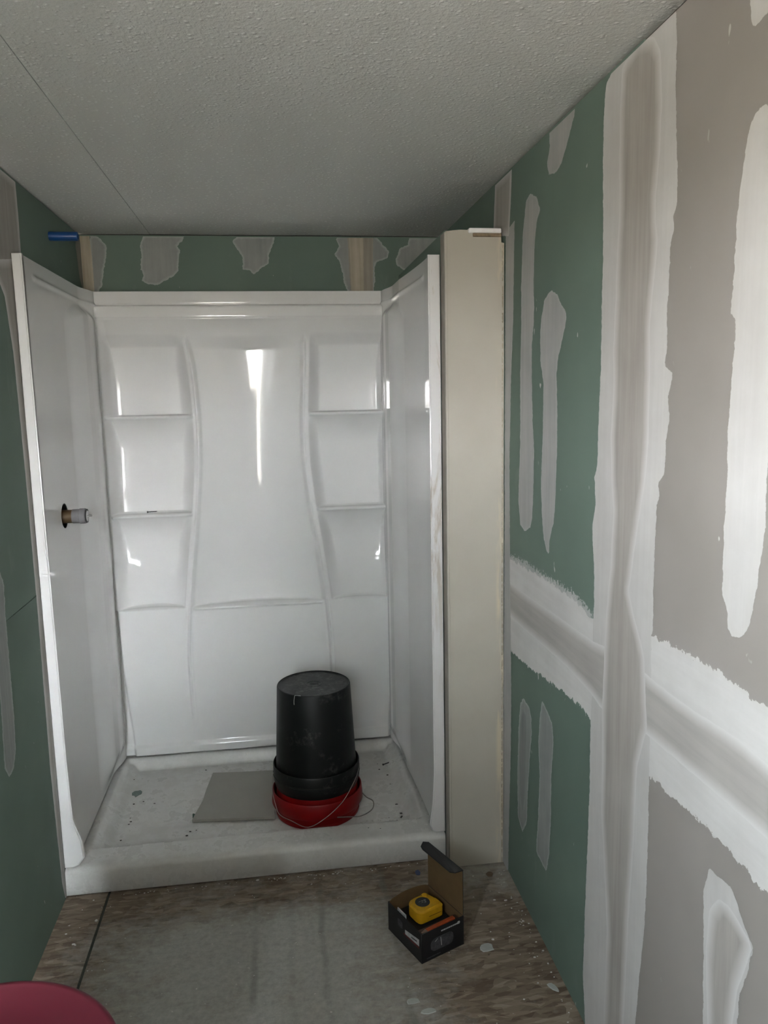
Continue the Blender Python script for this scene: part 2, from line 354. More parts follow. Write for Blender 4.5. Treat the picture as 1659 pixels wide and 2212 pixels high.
# ------------------------------------------------------------------ joint compound on the boards
PATCH = {
 'ceil_green': [(-1.289,2.19),(-1.359,2.19),(-1.46,2.178),(-1.455,2.158),(-1.434,2.136),(-1.404,2.101),(-1.372,2.076),(-1.335,2.068),(-1.292,2.075),(-1.278,2.107),(-1.297,2.137)],
 'strip1': [(-1.113,2.053),(-1.147,2.068),(-1.203,2.044),(-1.229,2.009),(-1.205,1.985),(-1.191,1.945),(-1.182,1.851),(-1.188,1.764),(-1.185,1.725),(-1.171,1.678),(-1.172,1.594),(-1.183,1.459),(-1.196,1.391),(-1.191,1.276),(-1.185,1.205),(-1.169,1.174),(-1.125,1.153),(-1.078,1.165),(-1.059,1.236),(-1.074,1.408),(-1.071,1.597),(-1.078,1.735),(-1.076,1.831),(-1.086,1.966)],
 'strip2': [(-1.27,1.78),(-1.311,1.795),(-1.36,1.781),(-1.389,1.753),(-1.423,1.73),(-1.415,1.695),(-1.395,1.667),(-1.368,1.62),(-1.36,1.588),(-1.368,1.526),(-1.371,1.423),(-1.365,1.317),(-1.361,1.253),(-1.349,1.208),(-1.323,1.164),(-1.32,1.124),(-1.299,1.133),(-1.28,1.161),(-1.264,1.217),(-1.254,1.305),(-1.265,1.461),(-1.266,1.569),(-1.243,1.622),(-1.238,1.678),(-1.244,1.732)],
 'low1': [(-1.112,0.652),(-1.168,0.646),(-1.189,0.618),(-1.194,0.578),(-1.179,0.501),(-1.164,0.392),(-1.154,0.282),(-1.115,0.223),(-1.069,0.249),(-1.062,0.377),(-1.07,0.53),(-1.086,0.62)],
 'low1core': [(-1.109,0.617),(-1.139,0.608),(-1.148,0.562),(-1.142,0.472),(-1.135,0.352),(-1.114,0.288),(-1.091,0.328),(-1.08,0.443),(-1.087,0.565)],
 'low2': [(-1.277,0.71),(-1.322,0.695),(-1.358,0.677),(-1.37,0.63),(-1.356,0.525),(-1.356,0.391),(-1.345,0.289),(-1.324,0.228),(-1.278,0.234),(-1.238,0.237),(-1.252,0.331),(-1.264,0.479),(-1.25,0.575),(-1.26,0.648)],
 'vcore': [(-1.773,2.185),(-1.7,2.163),(-1.695,2.103),(-1.696,2.008),(-1.702,1.894),(-1.695,1.814),(-1.692,1.714),(-1.687,1.633),(-1.692,1.543),(-1.684,1.44),(-1.693,1.352),(-1.705,1.3),(-1.697,1.174),(-1.685,1.097),(-1.679,1.058),(-1.67,0.849),(-1.675,0.742),(-1.677,0.603),(-1.695,0.501),(-1.72,0.346),(-1.714,0.099),(-1.718,0.021),(-1.818,0.113),(-1.814,0.187),(-1.823,0.421),(-1.835,0.589),(-1.84,0.693),(-1.844,0.797),(-1.879,0.886),(-1.86,1.025),(-1.845,1.054),(-1.813,1.096),(-1.787,1.141),(-1.799,1.196),(-1.823,1.3),(-1.844,1.368),(-1.852,1.449),(-1.85,1.573),(-1.844,1.665),(-1.861,1.769),(-1.865,1.814),(-1.856,1.845),(-1.853,1.89),(-1.864,1.959),(-1.866,2.043),(-1.857,2.13),(-1.829,2.165)],
 'hcore': [(-0.946,0.973),(-1.085,0.97),(-1.289,0.976),(-1.456,0.98),(-1.6,0.982),(-1.702,0.993),(-1.822,1.004),(-1.881,0.996),(-1.971,0.994),(-2.052,0.995),(-2.122,1.001),(-2.186,1.002),(-2.251,0.996),(-2.314,0.994),(-2.324,0.882),(-2.26,0.883),(-2.195,0.883),(-2.131,0.884),(-2.06,0.881),(-1.978,0.88),(-1.869,0.877),(-1.658,0.844),(-1.605,0.857),(-1.461,0.867),(-1.292,0.866),(-1.13,0.863),(-0.947,0.862)],
 'hout': [(-0.96,1.039),(-1.084,1.046),(-1.287,1.052),(-1.454,1.05),(-1.556,1.042),(-1.611,1.03),(-1.773,1.058),(-1.886,1.079),(-1.965,1.088),(-2.045,1.089),(-2.115,1.089),(-2.179,1.086),(-2.232,1.078),(-2.306,1.086),(-2.33,0.805),(-2.267,0.801),(-2.201,0.805),(-2.136,0.809),(-2.065,0.81),(-1.984,0.801),(-1.912,0.802),(-1.766,0.772),(-1.608,0.79),(-1.538,0.802),(-1.382,0.789),(-1.198,0.768),(-0.997,0.756),(-0.963,0.763)],
 'vout': [(-1.904,2.182),(-1.809,2.187),(-1.736,2.191),(-1.668,2.179),(-1.629,2.165),(-1.619,2.13),(-1.617,2.031),(-1.623,1.912),(-1.627,1.826),(-1.625,1.722),(-1.627,1.598),(-1.62,1.472),(-1.617,1.382),(-1.603,1.358),(-1.614,1.295),(-1.598,1.248),(-1.6,1.21),(-1.613,1.156),(-1.614,1.078),(-1.611,1.019),(-1.616,0.913),(-1.608,0.784),(-1.61,0.625),(-1.603,0.473),(-1.596,0.317),(-1.59,0.124),(-1.609,0.007),(-1.618,-0.072),(-1.866,0.159),(-1.866,0.233),(-1.883,0.386),(-1.894,0.473),(-1.897,0.576),(-1.897,0.676),(-1.894,0.783),(-1.892,0.909),(-1.886,1.079),(-1.891,1.085),(-1.888,1.198),(-1.889,1.263),(-1.892,1.332),(-1.901,1.349),(-1.893,1.373),(-1.916,1.391),(-1.919,1.452),(-1.928,1.494),(-1.919,1.532),(-1.932,1.553),(-1.934,1.573),(-1.903,1.586),(-1.912,1.615),(-1.908,1.667),(-1.911,1.748),(-1.912,1.791),(-1.923,1.816),(-1.918,1.837),(-1.931,1.863),(-1.925,1.941),(-1.912,2.054),(-1.913,2.126)],
 'smear': [(-0.97,1.052),(-1.127,1.066),(-1.246,1.062),(-1.37,1.065),(-1.495,1.064),(-1.594,1.05),(-1.613,1.026),(-1.527,1.007),(-1.372,1.012),(-1.189,1.01),(-0.98,1.004)],
 'far': [(-2.174,1.931),(-2.151,1.934),(-2.139,1.924),(-2.131,1.904),(-2.123,1.871),(-2.118,1.837),(-2.111,1.802),(-2.111,1.77),(-2.11,1.717),(-2.106,1.655),(-2.119,1.646),(-2.121,1.603),(-2.118,1.59),(-2.116,1.534),(-2.112,1.488),(-2.115,1.41),(-2.113,1.33),(-2.115,1.25),(-2.115,1.217),(-2.13,1.204),(-2.135,1.173),(-2.145,1.158),(-2.167,1.163),(-2.187,1.181),(-2.194,1.203),(-2.203,1.244),(-2.208,1.284),(-2.216,1.335),(-2.215,1.395),(-2.215,1.47),(-2.212,1.631),(-2.207,1.786),(-2.196,1.904)],
 'topr': [(-2.119,2.103),(-2.124,2.061),(-2.134,2.049),(-2.157,2.054),(-2.175,2.053),(-2.184,2.072)],
 'lowr': [(-2.113,0.745),(-2.141,0.745),(-2.174,0.751),(-2.194,0.736),(-2.215,0.711),(-2.24,0.694),(-2.232,0.648),(-2.212,0.591),(-2.21,0.535),(-2.211,0.478),(-2.113,0.388),(-2.113,0.449),(-2.105,0.605),(-2.098,0.692)],
 'lowrcore': [(-2.119,0.671),(-2.144,0.71),(-2.17,0.716),(-2.196,0.71),(-2.228,0.697),(-2.236,0.687),(-2.206,0.59),(-2.198,0.524),(-2.198,0.467),(-2.128,0.402),(-2.127,0.462),(-2.113,0.589)],
 'corner': [(-0.929,2.014),(-1.014,2.027),(-1.011,1.947),(-1.004,1.742),(-0.984,1.584),(-0.972,1.337),(-0.98,1.011),(-0.992,0.765),(-0.998,0.587),(-0.991,0.369),(-0.978,0.204),(-0.969,0.005),(-0.906,-0.022),(-0.921,1.043)],
 'cornertop': [(-0.817,2.173),(-0.986,2.177),(-0.978,2.093),(-0.961,1.995),(-0.796,2.028)],
 'dab1': [(-1.909,0.793),(-1.965,0.771),(-2.028,0.784),(-2.013,0.807),(-1.944,0.811)],
 'b1': [(0.039,2.18),(0.071,2.172),(0.097,2.14),(0.094,2.095),(0.079,2.045),(0.072,1.994),(0.052,1.958),(0.027,1.951)],
 'b1tape': [(0.002,2.192),(0.036,2.189),(0.041,2.09),(0.041,1.933),(-0.017,1.934)],
 'b2': [(0.224,2.149),(0.238,2.177),(0.289,2.18),(0.391,2.178),(0.384,2.159),(0.362,2.141),(0.373,2.124),(0.364,2.078),(0.362,2.045),(0.339,2.024),(0.303,2.006),(0.277,1.992),(0.242,1.996),(0.222,2.01),(0.229,2.036),(0.218,2.052),(0.225,2.102)],
 'b3': [(0.573,2.16),(0.595,2.176),(0.743,2.18),(0.734,2.146),(0.718,2.113),(0.713,2.074),(0.685,2.058),(0.655,2.031),(0.638,2.049),(0.611,2.052),(0.613,2.095),(0.598,2.125)],
 'b4': [(0.983,2.174),(1.01,2.184),(1.144,2.183),(1.198,2.124),(1.193,2.096),(1.142,2.08),(1.137,2.046),(1.14,2.015),(1.126,1.947),(1.035,1.948),(1.014,1.993),(1.006,2.046),(0.994,2.089),(0.976,2.11),(0.995,2.141)],
 'b4core': [(1.03,2.184),(1.135,2.184),(1.129,1.947),(1.039,1.948)],
 'b4tape': [(1.037,2.18),(1.095,2.181),(1.091,1.947),(1.042,1.948)],
 'b5': [(1.282,2.178),(1.401,2.186),(1.427,2.13),(1.297,2.038),(1.261,2.049),(1.229,2.068),(1.226,2.093),(1.243,2.136),(1.276,2.149)],
 'ltop': [(-1.144,2.173),(-0.854,2.181),(-0.757,2.177),(-0.757,2.116),(-0.758,2.039),(-0.763,1.96),(-0.871,1.892),(-1.229,1.839)],
 'lcorner': [(-0.047,2.174),(0.03,2.19),(0.174,1.955),(0.024,1.936),(-0.048,2.013),(-0.076,2.127)],
 'lstrip': [(-1.025,1.915),(-0.941,1.833),(-0.909,1.684),(-0.898,1.355),(-0.897,0.96),(-0.909,0.444),(-0.892,0.07),(-0.873,0.007),(-0.855,-0.006),(-0.832,1.948)],
 'llow': [(-1.175,1.126),(-1.151,1.084),(-1.16,1.0),(-1.164,0.852),(-1.166,0.738),(-1.178,0.64),(-1.204,0.601),(-1.242,0.595),(-1.267,0.632),(-1.258,0.727),(-1.25,0.822),(-1.266,0.948),(-1.212,1.111)],
}

_lift = [0.00003]
def patch(parent, ax, val, sgn, key, mat, name='compound_patch', thick=0.0, h=0.010, margin=0.010, ulim=None, vlim=None, edge=0.01):
    pts = np.array(PATCH[key], float)
    lo = pts.min(0)-margin; hi = pts.max(0)+margin
    if ulim: lo[0] = max(lo[0], ulim[0]); hi[0] = min(hi[0], ulim[1])
    if vlim: lo[1] = max(lo[1], vlim[0]); hi[1] = min(hi[1], vlim[1])
    nu = max(3, int((hi[0]-lo[0])/h)+2); nv = max(3, int((hi[1]-lo[1])/h)+2)
    U, Vv = np.meshgrid(np.linspace(lo[0], hi[0], nu), np.linspace(lo[1], hi[1], nv), indexing='ij')
    q = np.stack([U.ravel(), Vv.ravel()], 1)
    d2 = np.full(len(q), 1e9); ins = np.zeros(len(q), bool)
    for a, b in zip(pts, np.roll(pts, -1, 0)):
        ab = b-a; t_ = np.clip(((q-a)@ab)/max(ab@ab, 1e-12), 0, 1)
        d2 = np.minimum(d2, ((q-a-t_[:, None]*ab)**2).sum(1))
        c_ = (a[1] > q[:, 1]) != (b[1] > q[:, 1])
        with np.errstate(divide='ignore', invalid='ignore'):
            xi = a[0]+(q[:, 1]-a[1])*(b[0]-a[0])/(b[1]-a[1])
        ins ^= c_ & (q[:, 0] < xi)
    sd = np.where(ins, 1, -1)*np.sqrt(d2)
    _lift[0] += 0.00003
    hgt = _lift[0] + thick*sstep(sd/edge)
    w = val + sgn*hgt
    co = np.stack([w, q[:, 0], q[:, 1]], 1) if ax == 'x' else np.stack([q[:, 0], w, q[:, 1]], 1)
    S = sd.reshape(nu, nv); I = np.arange(nu*nv).reshape(nu, nv)
    mx = np.maximum(np.maximum(S[:-1, :-1], S[1:, :-1]), np.maximum(S[:-1, 1:], S[1:, 1:])) > -margin*0.9
    F = np.stack([I[:-1, :-1], I[1:, :-1], I[1:, 1:], I[:-1, 1:]], -1)[mx]
    used = np.unique(F); rm = np.full(nu*nv, -1); rm[used] = np.arange(len(used))
    F = rm[F]
    if (ax == 'x') != (sgn > 0): F = F[:, ::-1]
    o = mobj(name, co[used].tolist(), F.tolist(), mat, parent, True)
    a_ = o.data.attributes.new('sd', 'FLOAT', 'POINT'); a_.data.foreach_set('value', sd[used].astype(np.float32))
    return o
VL = (0.001, BT-0.004)
R_ = dict(parent=wr, ax='x', val=W, sgn=-1, vlim=(0.001, H-0.0125))
patch(key='smear', mat=M['smear'], name='compound_smear', margin=0.03, **R_)
patch(key='hout', mat=M['mud_white_h'], name='joint_band', margin=0.02, **R_)
patch(key='vout', mat=M['mud_white'], name='joint_band', h=0.012, **R_)
patch(key='hcore', mat=M['mud_core_h'], name='joint_tape',  edge=0.03, **R_)
patch(key='vcore', mat=M['mud_core'], name='joint_tape',  edge=0.03, h=0.012, **R_)
for k in ('ceil_green', 'strip1', 'strip2'): patch(key=k, mat=M['mud_patch'], h=0.008, **R_)
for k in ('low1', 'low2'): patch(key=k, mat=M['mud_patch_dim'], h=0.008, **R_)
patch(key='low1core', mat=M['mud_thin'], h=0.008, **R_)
for k in ('far', 'topr', 'lowr'): patch(key=k, mat=M['mud_white'], **R_)
patch(key='lowrcore', mat=M['mud_core'], **R_)
for k in ('corner', 'cornertop'): patch(key=k, mat=M['mud_core'] if k == 'cornertop' else M['mud_patch'], h=0.006, margin=0.006, **R_)
_lift[0] = 0.00003
B_ = dict(parent=wb, ax='y', val=0.0, sgn=-1, vlim=(1.9, BT-0.004), h=0.006, ulim=(0.001, W-0.001))
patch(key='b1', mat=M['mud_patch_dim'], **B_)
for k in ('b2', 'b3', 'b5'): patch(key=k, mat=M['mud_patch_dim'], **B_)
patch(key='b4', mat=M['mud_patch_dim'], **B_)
patch(key='b4core', mat=M['tape_dark'], name='joint_tape', **B_)
patch(key='b4tape', mat=M['tape'], name='joint_tape', **B_)
patch(key='b1tape', mat=M['tape'], name='corner_tape', **B_)
_lift[0] = 0.00003
L_ = dict(parent=wl, ax='x', val=0.0, sgn=1, vlim=VL, ulim=(-3, -0.001), h=0.008)
patch(key='ltop', mat=M['mud_core'], name='joint_band', **L_)
patch(key='lstrip', mat=M['mud_core'], name='joint_band', **L_)
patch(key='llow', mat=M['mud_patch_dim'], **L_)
patch(key='lcorner', mat=M['tape_dark'], name='corner_tape', **L_)

# ------------------------------------------------------------------ stub wall beside the shower
XP, YP, ZP = 1.228, -0.917, 2.008
m, nt_, b_ = new_mat('tan_compound_face'); M['tan'] = m
co = coords(nt_)
f_ = noise(nt_, co, 2.2, 3)
base = ramp(nt_, f_, ((0.35, (0.43, 0.395, 0.335)), (0.65, (0.48, 0.45, 0.39))))
sp = N(nt_, 'ShaderNodeSeparateXYZ'); nt_.links.new(co, sp.inputs[0])
band = mrange(nt_, sp.outputs['X'], 1.378, 1.388)
strk = mathn(nt_, 'MULTIPLY', band, mrange(nt_, noise(nt_, coords(nt_, (6, 6, 1)), 4, 3), 0.5, 0.62))
base = mixc(nt_, mathn(nt_, 'MULTIPLY', strk, 0.8), base, (0.62, 0.54, 0.40))
nt_.links.new(base, b_.inputs['Base Color']); b_.inputs['Roughness'].default_value = 0.45
bump(nt_, b_, noise(nt_, coords(nt_, (1, 1, 0.3)), 14, 4), 0.2, 0.003)
stub = struct(empty('wall_stub'))
# ragged top edge of the facing board
bm = bmesh.new()
random.seed(3)
top = [(XP, ZP+0.008), (XP+0.02, ZP+0.011), (XP+0.045, ZP+0.013), (XP+0.075, ZP+0.012), (XP+0.10, ZP+0.004), (XP+0.13, ZP+0.003), (XP+0.15, ZP-0.002), (W-0.011, ZP-0.006), (W-0.010, ZP-0.022), (W-0.002, ZP-0.024)]
fr = [bm.verts.new((x, YP, z)) for x, z in [(XP, 0.002), (W-0.002, 0.002)]+top[::-1]]
bk = [bm.verts.new((v.co.x, YP+0.012, v.co.z)) for v in fr]
bm.faces.new(fr); bm.faces.new(bk[::-1])
for i in range(len(fr)): bm.faces.new((fr[i], bk[i], bk[(i+1) % len(fr)], fr[(i+1) % len(fr)]))
bobj('wallboard', bm, M['tan'], stub)
box('wallboard', XP-0.001, XP+0.011, YP+0.012, -0.052, 0.002, ZP+0.012, M['green'], stub)
box('stud_core', XP+0.012, W-0.004, YP+0.013, -0.002, 0.002, ZP-0.03, M['core'], stub)
# corner compound on the short return, and the bead along both corners
rt = bmesh.new(); add_box(rt, XP-0.0045, XP-0.0012, YP-0.001, -0.866, 0.002, ZP+0.006, 0.001, 1)
bobj('corner_compound', rt, plain('brown_compound', (0.30, 0.27, 0.235), 0.85, 0, 0.15, 12), stub)
rt = bmesh.new(); add_box(rt, XP-0.003, XP+0.004, YP-0.003, YP-0.0002, 0.003, ZP+0.006, 0.001, 1)
bobj('corner_bead', rt, M['tan'], stub)
rt = bmesh.new(); add_box(rt, W-0.0085, W-0.0055, YP-0.004, YP-0.0003, 0.004, ZP-0.03, 0.001, 1)
bobj('corner_bead', rt, M['tape'], stub)
# torn top: splinter of white trim and brown paper under it
bm = bmesh.new(); add_box(bm, XP+0.068, W-0.012, YP-0.010, YP+0.03, ZP+0.003, ZP+0.017, 0.004, 3)
bobj('torn_white_edge', bm, plain('white_torn_edge', (0.88, 0.85, 0.86), 0.4, 0, 0.05), stub)['label'] = 'white broken strip on top'
bm = bmesh.new(); add_box(bm, XP+0.082, W-0.011, YP-0.0055, YP+0.004, ZP-0.007, ZP+0.004, 0.002, 2)
bobj('torn_paper', bm, plain('brown_torn_paper', (0.24, 0.18, 0.12), 0.9, 0, 0.3, 60), stub)['label'] = 'torn brown paper edge'

# ------------------------------------------------------------------ heightfield helper for moulded sheets
def field(name, ax, us, vs_, D, mat, parent, sgn, keep=None, snap=None, flip=False):
    U, Vv = np.meshgrid(us, vs_, indexing='ij'); nu, nv = len(us), len(vs_)
    if snap is not None:
        (cu, cv, ru) = snap; r_ = np.hypot(U-cu, Vv-cv); hgrid = (us[1]-us[0])
        near = np.abs(r_-ru) < hgrid*0.75
        U = np.where(near, cu+(U-cu)*ru/np.maximum(r_, 1e-6), U); Vv = np.where(near, cv+(Vv-cv)*ru/np.maximum(r_, 1e-6), Vv)
        inside = (np.hypot(U-cu, Vv-cv) < ru+1e-4)
    d = D(U, Vv)
    I = np.arange(nu*nv).reshape(nu, nv)
    F = np.stack([I[:-1, :-1], I[1:, :-1], I[1:, 1:], I[:-1, 1:]], -1)
    m_ = np.ones(F.shape[:2], bool)
    if snap is not None:
        m_ &= ~(inside[:-1, :-1] & inside[1:, :-1] & inside[:-1, 1:] & inside[1:, 1:])
    F = F[m_]
    if flip: F = F[:, ::-1]
    if ax == 'y': co = np.stack([U, -d, Vv], -1)
    elif ax == 'x': co = np.stack([d, U, Vv], -1)
    else: co = np.stack([U, Vv, d], -1)
    me = bpy.data.meshes.new(name)
    co = co.reshape(-1, 3)
    me.vertices.add(len(co)); me.vertices.foreach_set('co', co.astype(np.float32).ravel())
    me.loops.add(F.size); me.loops.foreach_set('vertex_index', F.astype(np.int32).ravel())
    me.polygons.add(len(F)); me.polygons.foreach_set('loop_start', np.arange(0, F.size, 4, dtype=np.int32))
    me.polygons.foreach_set('use_smooth', np.ones(len(F), bool)); me.update(calc_edges=True); me.validate()
    me.materials.append(mat)
    return link(bpy.data.objects.new(name, me), parent)

# ------------------------------------------------------------------ shower surround
sur = tag(empty('shower_surround', (0, 0, 0)), 'glossy white moulded three-wall shower surround with built-in shelves', 'shower surround')
ZS, ZB_ = 1.957, 0.104
FP = 0.108
ez = np.array([0.15, 0.208, 0.33, 0.411, 0.531, 0.554, 0.72, 0.90, 1.10, 1.29, 1.475, 1.67, 1.79])
cl_ = np.interp(ez, [0.208, 0.33, 0.531, 0.727, 0.919, 1.109, 1.295, 1.479, 1.696, 1.794], [0.337, 0.331, 0.330, 0.345, 0.367, 0.392, 0.409, 0.412, 0.401, 0.383])
cr_ = np.interp(ez, [0.208, 0.411, 0.554, 0.715, 0.894, 1.09, 1.282, 1.469, 1.653, 1.79], [0.900, 0.909, 0.906, 0.895, 0.874, 0.846, 0.826, 0.825, 0.836, 0.842])
def smooth_curve(c):
    zz_ = np.linspace(0, 2, 801); v = np.interp(zz_, ez, c); k = np.hanning(81); k /= k.sum()
    return zz_, np.convolve(np.pad(v, 40, 'edge'), k, 'valid')
CL = smooth_curve(cl_); CR = smooth_curve(cr_)
def qs(t):
    t = np.clip(t, 0, 1); return 0.75*np.sin(t*math.pi/2)+0.25*t*t*(3-2*t)
def Dback(X, Z):
    cl = np.interp(Z, *CL); cr = np.interp(Z, *CR)
    d = np.full_like(X, FP)
    SH = [0.717, 1.100, 1.486]
    top = 1.856
    up = sstep((Z-0.717)/0.003)
    # cove under the top rail, fading downward
    g = 0.034*(1-(1-np.clip((top-0.004-Z)/0.085, 0, 1))**2)*sstep((Z-0.717)/0.75)*sstep((X-0.058)/0.03)*sstep((1.174-X)/0.03)
    d -= g*up
    # shelf niches
    for side in (0, 1):
        if side == 0: xa, xb = np.full_like(X, 0.064), cl-0.017
        else: xa, xb = cr+0.020, np.full_like(X, 1.168)
        wa, wb2 = (0.030, 0.042) if side == 0 else (0.042, 0.030)
        for za, zb in ((SH[0], SH[1]), (SH[1], SH[2]), (SH[2], 1.80)):
            if zb == 1.80: sz = sstep((zb-Z)/0.05)*0.6 + 0.4*sstep((zb-Z)/0.2)
            else: tt = np.clip((zb-0.012-Z)/0.115, 0, 1); sz = 1-(1-tt)**2.2
            low = sstep((Z-za)/0.004)
            # hipped sides: the pocket deepens away from the shelf above
            grow = 0.75+0.5*np.clip((zb-Z)/0.12, 0, 1)
            s = qs((X-xa)/(wa*grow))*qs((xb-X)/(wb2*grow))
            dep = 0.068 if za > 1.0 else 0.080
            if za == SH[0]: # lowest shelf has a bowed back edge
                t_ = np.clip((X-xa)/(xb-xa), 0, 1); bow = 4*t_*(1-t_)
                k = sstep((Z-za)/0.25); s = s*k + (1-k)*np.minimum(s, bow**0.8)
            d -= dep*s*sz*low*(Z < zb)
        for zs in SH[1:]:
            s = sstep((X-xa-0.001)/0.006)*sstep((xb-X+0.002)/0.006)
            d += s*0.009*np.exp(-((Z-(zs-0.006))/0.0055)**2)
    # concave centre bay between the waisted edges
    mm = (cl+cr)/2; hw = (cr-cl)/2-0.006
    q = np.clip(np.abs(X-mm)/hw, 0, 1)
    par = (1-q**2)
    dep = 0.026*sstep((1.795-Z)/0.06) + 0.040*np.clip((1.75-Z)/1.03, 0, 1)**1.3
    d -= dep*par*up
    d -= 0.009*sstep((1-q)/0.05)*sstep((1.79-Z)/0.05)*up
    d += 0.007*sstep((1-q)/0.08)*np.exp(-((Z-0.712)/0.005)**2)
    # beads along the waisted edges
    fade = sstep((Z-0.16)/0.25)*sstep((1.80-Z)/0.03)
    for c in (cl, cr):
        w_ = 0.0048
        d += fade*0.0075*np.exp(-((X-c)/w_)**2)
        lo_ = 1-sstep((Z-0.70)/0.04)
        d -= fade*lo_*0.003*(np.exp(-((X-c-0.010)/0.005)**2)+np.exp(-((X-c+0.010)/0.005)**2))
    # lower flare beside each side panel
    f1_ = np.interp(Z, [0.12, 0.207, 0.309, 0.469, 0.722], [0.100, 0.096, 0.086, 0.073, 0.066])
    d -= 0.012*(1-up)*(sstep((f1_-X)/0.012)+sstep((X-(1.236-f1_))/0.012))
    # top rails
    d += 0.004*sstep((Z-top)/0.004)*(1-sstep((Z-1.902)/0.006)) - 0.014*sstep((Z-1.902)/0.006)
    d -= 0.006*np.exp(-((Z-1.905)/0.004)**2)
    # bottom lip
    d += 0.010*(1-sstep((Z-0.135)/0.02))
    d -= 0.008*(1-sstep((Z-ZB_)/0.006))
    # rounded return into the side panels
    d += 0.012*(1-sstep((X-0.050)/0.008)) + 0.012*sstep((X-1.178)/0.008)
    return d
bp = field('back_panel', 'y', np.arange(0.052, 1.1841, 0.0025), np.arange(ZB_, ZS+0.001, 0.0025), Dback, M['acrylic'], sur, -1, flip=False)
md = bp.modifiers.new('thick', 'SOLIDIFY'); md.thickness = 0.002; md.offset = -1
def Eside(Y, Z, rib=1.0):
    e_ = np.full_like(Y, 0.034)
    # rounded pilaster toward the back corner with a domed head
    hd = 1.895-0.05*((Y+0.25)/0.17)**2*0.6
    pil = sstep((Y+0.48)/0.16)*sstep((-0.095-Y)/0.14)*sstep((hd-Z)/0.05)*sstep((Z-0.11)/0.10)
    e_ += 0.030*pil
    e_ += 0.022*sstep((Y+0.26)/0.15)
    e_ += 0.006*np.exp(-((Z-1.905)/0.006)**2)*sstep((Y+0.80)/0.03)
    e_ += rib*0.016*np.clip((Y+0.80)/0.40, 0, 1)**1.5
    return e_
HC = (-0.652, 1.186, 0.040)
ys = np.arange(-0.862, -0.0399, 0.004); zs_ = np.arange(ZB_+0.002, ZS+0.001, 0.004)
sl = field('side_panel', 'x', ys, zs_, lambda Y, Z: Eside(Y, Z, 0.0), M['acrylic'], sur, 1, snap=HC)
sr_ = field('side_panel', 'x', ys, zs_, lambda Y, Z: 1.2245-Eside(Y, Z)-0.004, M['acrylic'], sur, -1, flip=True)
# front flanges, their feet rounded into the curb
def flange(x0, x1, mat, inner):
    bm = bmesh.new()
    zt, zb = ZS+0.003, ZB_-0.004
    yf_ = -0.8655
    if inner > 0: prof = [(x0, zt), (x0, zb), (x1-0.006, zb), (x1+0.012, zb+0.006), (x1+0.030, zb+0.03), (x1+0.026, zb+0.085), (x1+0.004, zb+0.16), (x1, zb+0.35), (x1-0.005, zt)]
    else: prof = [(x1, zt), (x1, zb), (x0+0.002, zb), (x0-0.010, zb+0.008), (x0-0.017, zb+0.030), (x0-0.006, zb+0.10), (x0, zb+0.2), (x0, zt)]
    a = [bm.verts.new((x, yf_, z)) for x, z in prof]; b = [bm.verts.new((x, -0.850, z)) for x, z in prof]
    bm.faces.new(a); bm.faces.new(b[::-1])
    for i in range(len(a)): bm.faces.new((a[i], b[i], b[(i+1) % len(a)], a[(i+1) % len(a)]))
    bmesh.ops.recalc_face_normals(bm, faces=bm.faces[:])
    ed = [e_ for e_ in bm.edges if abs(e_.verts[0].co.y-yf_) < 1e-5 and abs(e_.verts[1].co.y-yf_) < 1e-5]
    bmesh.ops.bevel(bm, geom=ed, offset=0.004, segments=3, affect='EDGES')
    return bobj('front_flange', bm, mat, sur, angle=50)
flange(0.003, 0.035, M['acrylic'], 1)
flange(1.1855, 1.2215, M['acrylic_smeared'], -1)['label'] = 'front flange smeared with brown compound'

# ------------------------------------------------------------------ shower pan
pan = tag(empty('shower_pan', (0.61, -0.43, 0.0)), 'white dusty shower pan with raised front curb under the surround', 'shower pan')
def Dpan(X, Y):
    floor_ = 0.046 + 0.004*np.hypot((X-0.61)/0.6, (Y+0.40)/0.4)
    sill = 0.094 + 0.002*np.sin(X*3)
    k = 1-sstep((Y+0.760)/0.040)
    sidek = np.maximum(sstep((0.110-X)/0.030), sstep((X-1.112)/0.030))
    sidek = 0.6*sidek + 0.4*np.maximum(sstep((0.072-X)/0.012), sstep((X-1.150)/0.012))
    backk = sstep((Y+0.130)/0.030)
    up = np.maximum(np.maximum(k, sidek), backk)
    z = floor_*(1-up)+sill*up
    z -= 0.004*np.exp(-((Y+0.088)/0.005)**2)
    t_ = np.clip((-0.843-Y)/0.0225, 0, 1)
    return z - 0.018*(1-np.sqrt(np.maximum(0, 1-t_**2)))*(Y < -0.843)
ys = np.concatenate([-0.843-0.0225*np.sin(np.linspace(math.pi/2, 0, 9)[:-1]), np.arange(-0.843, -0.0299, 0.006)])
pt_ = field('basin', 'z', np.linspace(0.003, 1.2205, 200), ys, Dpan, M['pan'], None, 1)
pt_.parent = pan; pt_.location = (-0.61, 0.43, 0)
bm = bmesh.new()
n_ = 60
for i in range(n_+1):
    x = 0.003+(1.2175)*i/n_
    z1 = float(Dpan(np.array([x]), np.array([-0.8655]))[0])
    a = bm.verts.new((x-0.61, -0.8655+0.43, z1)); b = bm.verts.new((x-0.61, -0.868+0.43, 0.008))
    c = bm.verts.new((x-0.61, -0.860+0.43, 0.003))
    if i: bm.faces.new((pa, a, b, pb)); bm.faces.new((pb, b, c, pc))
    pa, pb, pc = a, b, c
bobj('front_skirt', bm, M['pan'], pan, smooth=True)
box('end_cap', 1.2200-0.61, 1.2215-0.61, -0.866+0.43, -0.70+0.43, 0.003, 0.09, M['pan'], pan)

